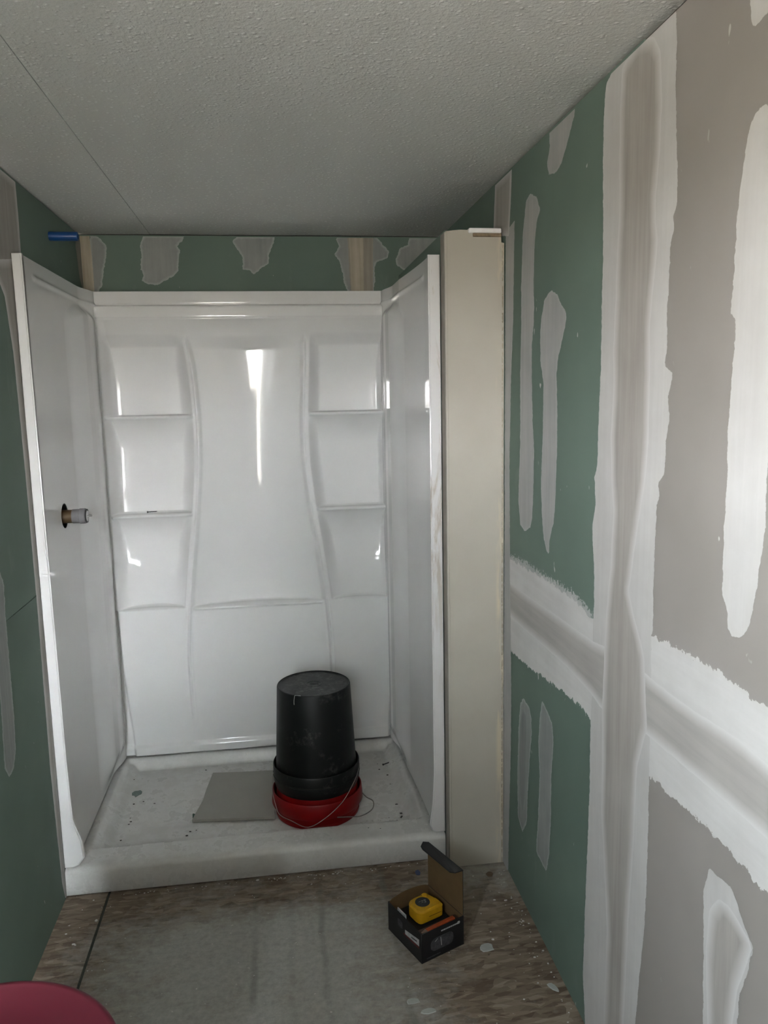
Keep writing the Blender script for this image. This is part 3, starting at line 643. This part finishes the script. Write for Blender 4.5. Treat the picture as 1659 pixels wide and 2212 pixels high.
# ------------------------------------------------------------------ shower valve sticking out of the hole in the left panel
va = tag(empty('shower_valve', (0.0, -0.652, 1.183)), 'capped grey shower valve stem poking through a round hole', 'shower valve')
def lx(name, prof, mat, parent, **k): return lathe(name, prof, mat, parent, seg=48, axis='x', **k)
lx('valve_shade_disc', [(0, 0.001), (0.052, 0.001), (0.052, 0.010), (0.030, 0.014), (0.0, 0.014)], M['black_rubber'], va)  # black disc standing in for the dark cavity behind the valve
lx('hole_shade_tube', [(0.0395, 0.0315), (0.0415, 0.0315), (0.0415, 0.0110), (0.0395, 0.0110), (0.0395, 0.0315)], M['black_rubber'], va)  # black tube paints the shade inside the cut hole
lx('brass_sleeve', [(0.0, 0.014), (0.0215, 0.014), (0.0215, 0.058), (0.0, 0.058)], M['brass'], va)
cp = lx('stem_sleeve', [(0.0, 0.0585), (0.0225, 0.0585), (0.0230, 0.080), (0.0245, 0.081), (0.0245, 0.098), (0.021, 0.100), (0.0, 0.100)], M['grey_plastic'], va)
lx('cap_ring', [(0.0185, 0.1002), (0.0225, 0.1002), (0.0225, 0.1035), (0.0185, 0.1035), (0.0185, 0.1002)], M['black_rubber'], va)
lx('cap', [(0.0, 0.1005), (0.0178, 0.1005), (0.017, 0.1045), (0.0, 0.107)], M['clear_cap'], va)
bm = bmesh.new(); add_box(bm, 0.104, 0.111, -0.019, 0.019, -0.0022, 0.0022, 0.001, 1); add_box(bm, 0.104, 0.118, -0.003, 0.003, -0.003, 0.003, 0.001, 1)
bobj('cap_tab', bm, M['clear_cap'], va)

# ------------------------------------------------------------------ blue pipe stub high on the left wall
bp_ = tag(lathe('pipe_stub', [(0.0105, 0.0), (0.0145, 0.0), (0.0148, 0.085), (0.0138, 0.0905), (0.0105, 0.091), (0.0105, 0.0)], M['blue'], None, seg=40, axis='x'),
    'short blue plastic pipe stub poking from the left wall near the ceiling', 'pipe')
bp_.location = (0.001, -0.440, 2.088)

# ------------------------------------------------------------------ inverted buckets
def dirty(name, c, dirtc, lo, hi, rough, sc=9):
    m, nt, b = new_mat(name); co = coords(nt)
    k = mathn(nt, 'MULTIPLY', mrange(nt, noise(nt, co, sc, 5, 0.7), lo, hi), mrange(nt, noise(nt, co, 70, 4, 0.6), 0.4, 0.62))
    nt.links.new(mixc(nt, mathn(nt, 'MULTIPLY', k, 0.8), c, dirtc), b.inputs['Base Color'])
    nt.links.new(mrange(nt, k, 0, 1, rough, 0.75), b.inputs['Roughness']); b.inputs['Specular IOR Level'].default_value = 0.3
    return m
M['bucket_black'] = dirty('black_bucket_plastic', (0.004, 0.0045, 0.0045), (0.10, 0.10, 0.098), 0.58, 0.74, 0.42)
M['bucket_top'] = dirty('dusty_bucket_base', (0.022, 0.024, 0.024), (0.20, 0.20, 0.20), 0.42, 0.75, 0.5, 14)
M['bucket_red'] = dirty('red_bucket_plastic', (0.20, 0.0015, 0.002), (0.25, 0.06, 0.055), 0.66, 0.84, 0.42)
BX, BY = 0.812, -0.545
rb = tag(empty('red_bucket', (BX, BY, 0.0505)), 'red plastic bucket upside down on the shower pan under a black one', 'bucket')
lathe('bucket_shell', [(0.147, 0.0), (0.152, 0.001), (0.152, 0.010), (0.150, 0.012), (0.151, 0.036), (0.1625, 0.039), (0.1655, 0.044), (0.163, 0.088), (0.160, 0.094), (0.157, 0.092), (0.1535, 0.050), (0.150, 0.046), (0.1485, 0.070), (0.1455, 0.106), (0.130, 0.107), (0.0, 0.107)], M['bucket_red'], rb)
bb = tag(empty('black_bucket', (BX, BY, 0.1585)), 'dusty black plastic bucket upside down on top of the red one', 'bucket')
lathe('bucket_shell', [(0.140, 0.0), (0.1495, 0.0), (0.1505, 0.006), (0.1525, 0.012), (0.1555, 0.022), (0.1565, 0.078), (0.1540, 0.083), (0.1520, 0.081), (0.1500, 0.050), (0.1460, 0.044), (0.1450, 0.075), (0.1315, 0.366), (0.1300, 0.370), (0.1275, 0.3715), (0.1255, 0.369), (0.120, 0.369)], M['bucket_black'], bb)
lathe('bucket_base', [(0.1255, 0.3690), (0.1225, 0.3665), (0.030, 0.3675), (0.0285, 0.3688), (0.0255, 0.3688), (0.024, 0.3675), (0.0, 0.3675)], M['bucket_top'], bb)
# rib line round the collar and a few dried splashes
lathe('collar_rib', [(0.1562, 0.040), (0.1580, 0.0415), (0.1580, 0.044), (0.1562, 0.0455)], M['bucket_black'], bb)
bm = bmesh.new()
for s_ in (-1, 1): add_box(bm, -0.012, 0.018, s_*0.0075-0.0012, s_*0.0075+0.0012, 0.3674, 0.3690)
bobj('base_marking', bm, M['bucket_top'], bb)
dr = tube('dried_drip', [(-0.050, -0.118, 0.3722), (-0.068, -0.112, 0.3728), (-0.0715, -0.1115, 0.366), (-0.0735, -0.113, 0.352), (-0.0735, -0.1135, 0.340)], 0.0010, M['flakem'], bb)
# bail wires
tube('bail_wire', [(-.157,-.01,.048),(-.163,-.05,.01),(-.150,-.095,-.04),(-.137,-.115,-.060),(-.10,-.145,-.068),(-.043,-.172,-.083),(.02,-.170,-.055),(.08,-.155,-.010),(.120,-.125,.035),(.148,-.065,.060),(.156,-.02,.060)], 0.0014, M['steel'], bb)
tube('bail_wire', [(.160,.01,.045),(.178,-.02,.035),(.200,-.04,.028),(.196,-.075,.022),(.175,-.11,.025),(.14,-.14,.030),(.10,-.152,.038),(.06,-.162,.046)], 0.0018, M['steel'], rb)

# ------------------------------------------------------------------ loose board offcut, screws and chips on the pan
m_sheet = plain('grey_board_offcut', (0.34, 0.33, 0.30), 0.85, 0, 0.06, 6)
bm = bmesh.new()
pts = [(0.362, -0.572), (0.655, -0.603), (0.650, -0.246), (0.520, -0.236), (0.409, -0.223), (0.405, -0.262), (0.395, -0.35), (0.388, -0.44)]
z0, z1 = 0.0525, 0.0625
a = [bm.verts.new((x, y, z1)) for x, y in pts]; b = [bm.verts.new((x, y, z0)) for x, y in pts]
bm.faces.new(a); bm.faces.new(b[::-1])
for i in range(len(a)): bm.faces.new((a[i], b[i], b[(i+1) % len(a)], a[(i+1) % len(a)]))
bmesh.ops.recalc_face_normals(bm, faces=bm.faces[:])
tag(bobj('board_offcut', bm, m_sheet), 'flat grey drywall offcut lying on the shower pan beside the buckets', 'board')
def screw(loc, rz, length, label, tilt=0.0):
    s = tag(empty('drywall_screw', loc, rz), label, 'screw', None)
    s.rotation_euler = (0, tilt, rz)
    prof = [(0.0, 0.006), (0.0012, 0.006)]
    k = 0
    zc = 0.006
    while zc < length-0.006:
        prof += [(0.0014, zc), (0.0023, zc+0.0009)]; zc += 0.0018
    prof += [(0.0012, length-0.005), (0.0, length)]
    lathe('shank', prof, M['black_metal'], s, seg=10, axis='x', sharp=80)
    lathe('head', [(0.0, 0.0), (0.0042, 0.0), (0.0042, 0.0008), (0.0014, 0.0065), (0.0, 0.0065)], M['black_metal'], s, seg=16, axis='x')
    return s
screw((0.193, -0.060, 1.1065), math.radians(12), 0.042, 'small black screw lying on the middle left corner shelf')
screw((1.093, -0.262, 0.0545), math.radians(28), 0.040, 'black screw on the pan floor right of the buckets')
random.seed(11)
def chips(name, spots, mat, label, cat, zf, kind='stuff', smin=0.002, smax=0.006):
    bm = bmesh.new()
    for x, y, s in spots:
        n = random.randint(4, 6); a0 = random.random()*6; st_ = random.uniform(0.5, 1)
        z = zf(x, y)
        h = s*0.35
        lo_ = [bm.verts.new((x+s*math.cos(a0+6.283*i/n)*random.uniform(.6, 1), y+s*st_*math.sin(a0+6.283*i/n)*random.uniform(.6, 1), z)) for i in range(n)]
        hi_ = [bm.verts.new((v.co.x*0.85+x*0.15, v.co.y*0.85+y*0.15, z+h*random.uniform(.5, 1))) for v in lo_]
        bm.faces.new(hi_); bm.faces.new(lo_[::-1])
        for i in range(n): bm.faces.new((lo_[i], lo_[(i+1) % n], hi_[(i+1) % n], hi_[i]))
    o = bobj(name, bm, mat); tag(o, label, cat); o['kind'] = 'stuff'
    return o
pz = lambda x, y: float(Dpan(np.array([x]), np.array([y]))[0])+0.0002

dark = [(0.1,-0.215),(0.377,-0.168),(0.125,-0.305),(0.163,-0.384),(0.207,-0.406),(0.13,-0.398),(0.135,-0.5),(0.142,-0.525),(0.138,-0.542),(0.352,-0.653),(0.381,-0.622),(0.129,-0.645),(1.073,-0.242),(1.074,-0.291),(1.1,-0.344),(1.10,-0.417),(1.10,-0.574),(1.107,-0.64),(1.102,-0.667),(1.107,-0.661),(1.011,-0.80),(0.971,-0.79),(0.361,-0.628),(1.06,-0.66),(1.085,-0.685)]
chips('pan_chips', [(x, y, random.uniform(0.003, 0.007)) for x, y in dark], M['chip'], 'dark chips and crumbs scattered over the shower pan', 'debris', pz)
chips('pan_crumbs', [(0.93+random.random()*0.17, -0.70+random.random()*0.05, random.uniform(0.002, 0.005)) for _ in range(26)]+[(0.62+random.gauss(0, .02), -0.215+random.gauss(0, .012), 0.006) for _ in range(10)], M['crumb'], 'pale compound crumbs gathered on the shower pan', 'debris', pz)
bm = bmesh.new()
bmesh.ops.create_cone(bm, cap_ends=True, segments=3, radius1=0.016, radius2=0.012, depth=0.006)
o = bobj('board_scrap', bm, M['dark_green_chip']); o.location = (0.366, -0.528, 0.0535); o.rotation_euler = (0, 0, 0.6); o.scale = (0.9, 1.0, 1)
tag(o, 'dark triangular scrap at the left corner of the grey offcut', 'scrap')
bm = bmesh.new(); random.seed(5)
pts = [(0.020*math.cos(t)*random.uniform(.6, 1.1), 0.026*math.sin(t)*random.uniform(.5, 1.1)) for t in [i*0.524 for i in range(12)]]
a = [bm.verts.new((x, y, 0.0012)) for x, y in pts]; b = [bm.verts.new((x*1.05, y*1.05, 0)) for x, y in pts]
bm.faces.new(a); bm.faces.new(b[::-1])
for i in range(12): bm.faces.new((a[i], b[i], b[(i+1) % 12], a[(i+1) % 12]))
o = bobj('green_smear', bm, plain('green_grey_smear', (0.16, 0.2, 0.185), 0.8)); o.location = (0.128, -0.32, 0.0505)
tag(o, 'grey green smear on the left side of the shower pan', 'smear')
zf0 = lambda x, y: 0.0002
wh = [(0.242,-0.882),(0.596,-0.876),(0.78,-0.898),(0.842,-0.884),(0.811,-0.889),(1.288,-0.973),(1.356,-1.109),(1.377,-1.101),(1.323,-1.101),(1.39,-1.166),(1.379,-1.21),(1.363,-1.36),(1.272,-1.239),(1.27,-1.272),(1.0,-1.411),(1.387,-1.302),(0.122,-0.932),(0.089,-0.892),(0.044,-1.042),(0.076,-1.091),(0.083,-1.096),(0.187,-1.212),(0.044,-1.005),(0.12,-0.995)]
random.seed(8)
wh2 = [(x, y, random.uniform(0.003, 0.007)) for x, y in wh] + [(random.uniform(0.02, 1.39), random.uniform(-1.9, -0.9), random.uniform(0.001, 0.0028)) for _ in range(90)] + [(1.395-abs(random.gauss(0, 0.03)), random.uniform(-1.7, -0.95), random.uniform(0.0015, 0.004)) for _ in range(45)] + [(random.uniform(0.15, 1.18), -0.872-abs(random.gauss(0, 0.008)), random.uniform(0.0015, 0.004)) for _ in range(60)]
chips('floor_crumbs', wh2, M['crumb'], 'white compound crumbs strewn over the strand board floor', 'debris', zf0)
def flat_flake(pts, label, mat=None):
    bm = bmesh.new(); cx = sum(p[0] for p in pts)/len(pts); cy = sum(p[1] for p in pts)/len(pts)
    a = [bm.verts.new((cx+(x-cx)*0.9, cy+(y-cy)*0.9, 0.0028)) for x, y in pts]; b = [bm.verts.new((x, y, 0.0002)) for x, y in pts]
    bm.faces.new(a); bm.faces.new(b[::-1])
    n = len(a)
    for i in range(n): bm.faces.new((a[i], b[i], b[(i+1) % n], a[(i+1) % n]))
    tag(bobj('compound_flake', bm, mat or M['flakem']), label, 'flake')
def blob(cx, cy, rx, ry, seed, rot=0.0):
    rr = random.Random(seed); out = []
    for i in range(11):
        t = i*6.2832/11; k = rr.uniform(0.78, 1.1); x, y = rx*k*math.cos(t), ry*k*math.sin(t)
        out.append((cx+x*math.cos(rot)-y*math.sin(rot), cy+x*math.sin(rot)+y*math.cos(rot)))
    return out
flat_flake(blob(1.243, -1.302, 0.021, 0.019, 1), 'grey compound flake on the floor right of the open box')
flat_flake(blob(1.374, -1.474, 0.008, 0.021, 2, 0.5), 'thin white flake on the floor close to the right wall')
flat_flake(blob(1.003, -1.462, 0.020, 0.010, 3), 'oval pale flake on the floor in front of the open box')
flat_flake(blob(1.038, -1.500, 0.022, 0.010, 4), 'pale flake nearest the bottom edge of the photo')
flat_flake(blob(1.343, -0.972, 0.012, 0.014, 6), 'small brown scrap on the floor at the foot of the tan stub wall', plain('brown_scrap', (0.16, 0.11, 0.075), 0.9))
flat_flake(blob(1.115, -0.925, 0.010, 0.016, 7), 'small blue scrap on the floor behind the open box', plain('blue_scrap', (0.06, 0.08, 0.16), 0.8))

# ------------------------------------------------------------------ open box with a tape measure and a pencil
M['card_black'] = plain('black_printed_card', (0.006, 0.006, 0.007), 0.5, 0, 0.2, 30)
M['card_brown'] = plain('brown_card', (0.125, 0.075, 0.03), 0.85, 0, 0.08, 40)
M['print_white'] = plain('white_print', (0.42, 0.42, 0.42), 0.6, 0, 0.2, 60)
M['print_grey'] = plain('grey_print', (0.05, 0.05, 0.056), 0.5, 0, 0.5, 80)
M['print_red'] = plain('red_print', (0.10, 0.015, 0.015), 0.6)
ang = math.radians(23.9)
BA, BB, BH, t = 0.145, 0.172, 0.088, 0.0022
bx = tag(empty('card_box', (1.051, -1.335, 0.0005), ang), 'open black cardboard box with lid up standing on the floor', 'box')
box('base', 0, BA, 0, BB, 0, t, M['card_black'], bx)
def wall(name, x0, x1, y0, y1, z0, z1, inner):  # card wall: black outside skin, brown inside skin
    box(name, x0, x1, y0, y1, z0, z1, M['card_black'], bx, 0.0006, 1)
    ix0, ix1, iy0, iy1 = inner
    box('inner_face', ix0, ix1, iy0, iy1, z0+0.001, z1-0.0015, M['card_brown'], bx)
wall('side', 0, BA, 0, t, t, BH, (t, BA-t, t, t+0.0006))
wall('side', 0, BA, BB-t, BB, t, BH, (t, BA-t, BB-t-0.0006, BB-t))
wall('side', 0, t, t, BB-t, t, BH, (t, t+0.0006, t+0.001, BB-t-0.001))
wall('side', BA-t, BA, t, BB-t, t, BH, (BA-t-0.0006, BA-t, t+0.001, BB-t-0.001))
# raised lid and its tuck strip
LZ = 0.224
box('lid', BA-t, BA, 0.001, BB-0.001, BH+0.0004, LZ, M['card_black'], bx, 0.0006, 1)
box('lid_inner_face', BA-t-0.0007, BA-t, 0.0015, BB-0.0015, BH+0.001, LZ-0.002, M['card_brown'], bx)
bm = bmesh.new()
L0 = [(BA+0.001, 0.002, LZ+0.002), (BA+0.001, BB-0.002, LZ+0.002), (BA-0.016, BB+0.004, LZ+0.006), (BA-0.027, BB+0.0, LZ-0.003), (BA-0.029, BB-0.012, LZ-0.006), (BA-0.029, 0.026, LZ-0.006), (BA-0.022, 0.010, LZ-0.002)]
a = [bm.verts.new(p) for p in L0]; b = [bm.verts.new((p[0], p[1], p[2]-0.002)) for p in L0]
bm.faces.new(a); bm.faces.new(b[::-1])
for i in range(len(a)): bm.faces.new((a[i], b[i], b[(i+1) % len(a)], a[(i+1) % len(a)]))
bobj('tuck_strip', bm, M['card_black'], bx)
# dust flap standing on the far side, bowed top
bm = bmesh.new(); prof = [(t+0.002, BH)]+[(BA*k/12, BH+0.014*math.sin(math.pi*min(1, k/12*1.0))**0.7) for k in range(1, 12)]+[(BA-0.004, BH)]
a = [bm.verts.new((x, BB-t-0.0005, z)) for x, z in prof]; b = [bm.verts.new((x, BB-t-0.0025, z)) for x, z in prof]
bm.faces.new(a); bm.faces.new(b[::-1])
for i in range(len(a)): bm.faces.new((a[i], b[i], b[(i+1) % len(a)], a[(i+1) % len(a)]))
bobj('dust_flap', bm, M['card_brown'], bx)
box('dark_insert', 0.006, BA-0.006, 0.034, BB-0.006, t+0.001, 0.054, M['black_rubber'], bx, 0.003, 2)
# near pad: folded card along the front edge
box('folded_pad', 0.006, BA-0.008, 0.004, 0.032, t+0.001, 0.079, plain('worn_brown_pad', (0.055, 0.03, 0.02), 0.8, 0, 0.3, 40), bx, 0.004, 2)
bm = bmesh.new(); add_box(bm, 0.004, 0.0075, 0.085, 0.128, 0.055, 0.094, 0.0012, 2)
bobj('white_scrap_liner', bm, M['print_white'], bx)
# prints on the near face and on the left face
def decal(name, pts, mat, face):
    bm = bmesh.new()
    if face == 'front': a = [bm.verts.new((x, -0.0004, z)) for x, z in pts]; b = [bm.verts.new((x, 0.0002, z)) for x, z in pts]
    else: a = [bm.verts.new((-0.0004, x, z)) for x, z in pts]; b = [bm.verts.new((0.0002, x, z)) for x, z in pts]
    bm.faces.new(a); bm.faces.new(b[::-1])
    for i in range(len(a)): bm.faces.new((a[i], b[i], b[(i+1) % len(a)], a[(i+1) % len(a)]))
    return bobj(name, bm, mat, bx)
def rrect(x0, x1, z0, z1, r_, n=5):
    out = []
    for cx, cz, a0 in ((x1-r_, z1-r_, 0), (x0+r_, z1-r_, 90), (x0+r_, z0+r_, 180), (x1-r_, z0+r_, 270)):
        out += [(cx+r_*math.cos(math.radians(a0+90*k/n)), cz+r_*math.sin(math.radians(a0+90*k/n))) for k in range(n+1)]
    return out
decal('printed_panel', rrect(0.030, 0.108, 0.022, 0.060, 0.016), M['print_grey'], 'front')
for x0 in (0.066,): 
    o = decal('printed_line', [(x0, 0.030), (x0+0.002, 0.030), (x0-0.001, 0.056), (x0-0.003, 0.056)], M['print_white'], 'front'); o.location = (0, -0.0003, 0)
o = decal('printed_line', [(0.044, 0.050), (0.046, 0.049), (0.054, 0.055), (0.053, 0.056)], M['print_white'], 'front'); o.location = (0, -0.0003, 0)
xx = 0.066
random.seed(2)
while xx < 0.118:   # small unreadable caption
    w_ = random.uniform(0.003, 0.007); decal('printed_word', [(xx, 0.0715), (xx+w_, 0.0715), (xx+w_, 0.0755), (xx, 0.0755)], M['print_white'], 'front'); xx += w_+0.0012
decal('printed_mark', rrect(0.122, 0.131, 0.071, 0.079, 0.003), M['print_white'], 'front')
xx = 0.016
while xx < 0.062:
    w_ = random.uniform(0.003, 0.006); decal('printed_word', [(xx, 0.0075), (xx+w_, 0.0075), (xx+w_, 0.0105), (xx, 0.0105)], M['print_grey'], 'front'); xx += w_+0.0012
decal('printed_label', [(0.012, 0.046), (0.082, 0.040), (0.082, 0.053), (0.012, 0.066)], M['print_white'], 'left')
decal('printed_stripe', [(0.012, 0.038), (0.090, 0.034), (0.090, 0.0395), (0.012, 0.0455)], M['print_red'], 'left')
o = decal('printed_word', [(0.022, 0.053), (0.050, 0.049), (0.050, 0.052), (0.022, 0.057)], M['card_black'], 'left'); o.location = (-0.0003, 0, 0)
decal('printed_mark', rrect(0.095, 0.120, 0.045, 0.068, 0.006), M['print_grey'], 'left')
# tape measure
M['yellow'] = plain('yellow_plastic', (0.50, 0.27, 0.008), 0.45, 0, 0.12, 50)
M['ylabel'] = plain('dark_label', (0.012, 0.013, 0.016), 0.5)
tm = tag(empty('tape_measure', (1.088, -1.212, 0.055), ang), 'yellow tape measure with a round black label lying in the open box', 'tape measure')
def extr(name, pts, z0, z1, mat, parent, bev=0.005, seg=3):
    bm = bmesh.new(); a = [bm.verts.new((x, y, z1)) for x, y in pts]; b = [bm.verts.new((x, y, z0)) for x, y in pts]
    bm.faces.new(a); bm.faces.new(b[::-1])
    for i in range(len(a)): bm.faces.new((a[i], b[i], b[(i+1) % len(a)], a[(i+1) % len(a)]))
    bmesh.ops.recalc_face_normals(bm, faces=bm.faces[:])
    ed = [e_ for e_ in bm.edges if abs(e_.verts[0].co.z-e_.verts[1].co.z) < 1e-6]
    bmesh.ops.bevel(bm, geom=ed, offset=bev, segments=seg, affect='EDGES')
    return bobj(name, bm, mat, parent, angle=45)
outl = []
def arc(cx, cy, r_, a0, a1, n=8): return [(cx+r_*math.cos(math.radians(a0+(a1-a0)*k/n)), cy+r_*math.sin(math.radians(a0+(a1-a0)*k/n))) for k in range(n+1)]
outl = arc(-0.028, -0.014, 0.018, 180, 270) + arc(0.030, -0.022, 0.010, 270, 360) + arc(0.034, 0.000, 0.006, 0, 60) + arc(0.020, 0.030, 0.010, 10, 90) + arc(-0.018, 0.012, 0.028, 90, 180)
extr('case', outl, 0.0, 0.043, M['yellow'], tm, 0.007)
extr('case_hump', arc(0.012, 0.026, 0.011, 0, 360, 20)[:-1], 0.004, 0.047, M['yellow'], tm, 0.004)
lathe('label_ring', [(0.0, 0.0432), (0.0245, 0.0432), (0.0245, 0.0440), (0.0, 0.0440)], M['yellow'], tm, origin=(-0.010, 0.004, 0), seg=48)
lathe('round_label', [(0.0, 0.0441), (0.0215, 0.0441), (0.0212, 0.0448), (0.0, 0.0448)], M['ylabel'], tm, origin=(-0.010, 0.004, 0), seg=48)
bm = bmesh.new()
for (x0, x1, y0, y1) in ((-0.020, -0.013, 0.008, 0.0095), (-0.011, -0.006, 0.006, 0.0095), (-0.004, 0.003, 0.0045, 0.0095), (-0.014, -0.008, 0.001, 0.0028), (-0.008, -0.001, -0.0035, -0.0015), (-0.004, 0.0, -0.001, 0.003)):
    add_box(bm, x0, x1, y0, y1, 0.0449, 0.0452)
bobj('label_print', bm, plain('grey_label_print', (0.22, 0.22, 0.21), 0.6), tm)
box('side_seam', -0.012, 0.030, -0.0327, -0.0320, 0.020, 0.0212, plain('dark_seam', (0.10, 0.05, 0.01), 0.7), tm)
box('tape_mouth', 0.0385, 0.0405, -0.018, -0.002, 0.006, 0.012, M['black_rubber'], tm)
# pencil lying across the near edge of the box
pe = tag(empty('pencil', (1.109, -1.296, 0.0845), math.radians(26)), 'flat orange carpenter pencil lying in the box in front of the tape measure', 'pencil')
M['orange'] = plain('orange_paint', (0.30, 0.05, 0.012), 0.5, 0, 0.25, 60)
bm = bmesh.new(); add_box(bm, -0.045, 0.052, -0.0065, 0.0065, -0.0038, 0.0038, 0.0026, 2)
bobj('pencil_body', bm, M['orange'], pe)
bm = bmesh.new()
a = [bm.verts.new((-0.0452, y, z)) for y, z in ((-0.0058, -0.003), (0.0058, -0.003), (0.0058, 0.003), (-0.0058, 0.003))]
b = [bm.verts.new((-0.062, y, z)) for y, z in ((-0.0018, -0.001), (0.0018, -0.001), (0.0018, 0.001), (-0.0018, 0.001))]
bm.faces.new(a); bm.faces.new(b[::-1])
for i in range(4): bm.faces.new((a[i], b[i], b[(i+1) % 4], a[(i+1) % 4]))
bobj('pencil_point', bm, plain('bare_wood_point', (0.20, 0.13, 0.09), 0.8), pe)

# ------------------------------------------------------------------ crimson tub in the near left corner
M['crimson'] = plain('crimson_plastic', (0.11, 0.012, 0.024), 0.5, 0, 0.06, 12)
tb = tag(empty('lidded_tub', (0.287, -2.327, 0.0005)), 'round crimson plastic tub with lid in the near left corner', 'tub')
lathe('tub_body', [(0.0, 0.0), (0.148, 0.0), (0.152, 0.004), (0.180, 0.655), (0.178, 0.668), (0.0, 0.668)], M['crimson'], tb)
lathe('lid', [(0.182, 0.650), (0.1945, 0.652), (0.197, 0.660), (0.197, 0.692), (0.1955, 0.6965), (0.191, 0.6985), (0.187, 0.6975), (0.184, 0.693), (0.10, 0.6955), (0.0, 0.697)], M['crimson'], tb, sharp=60)
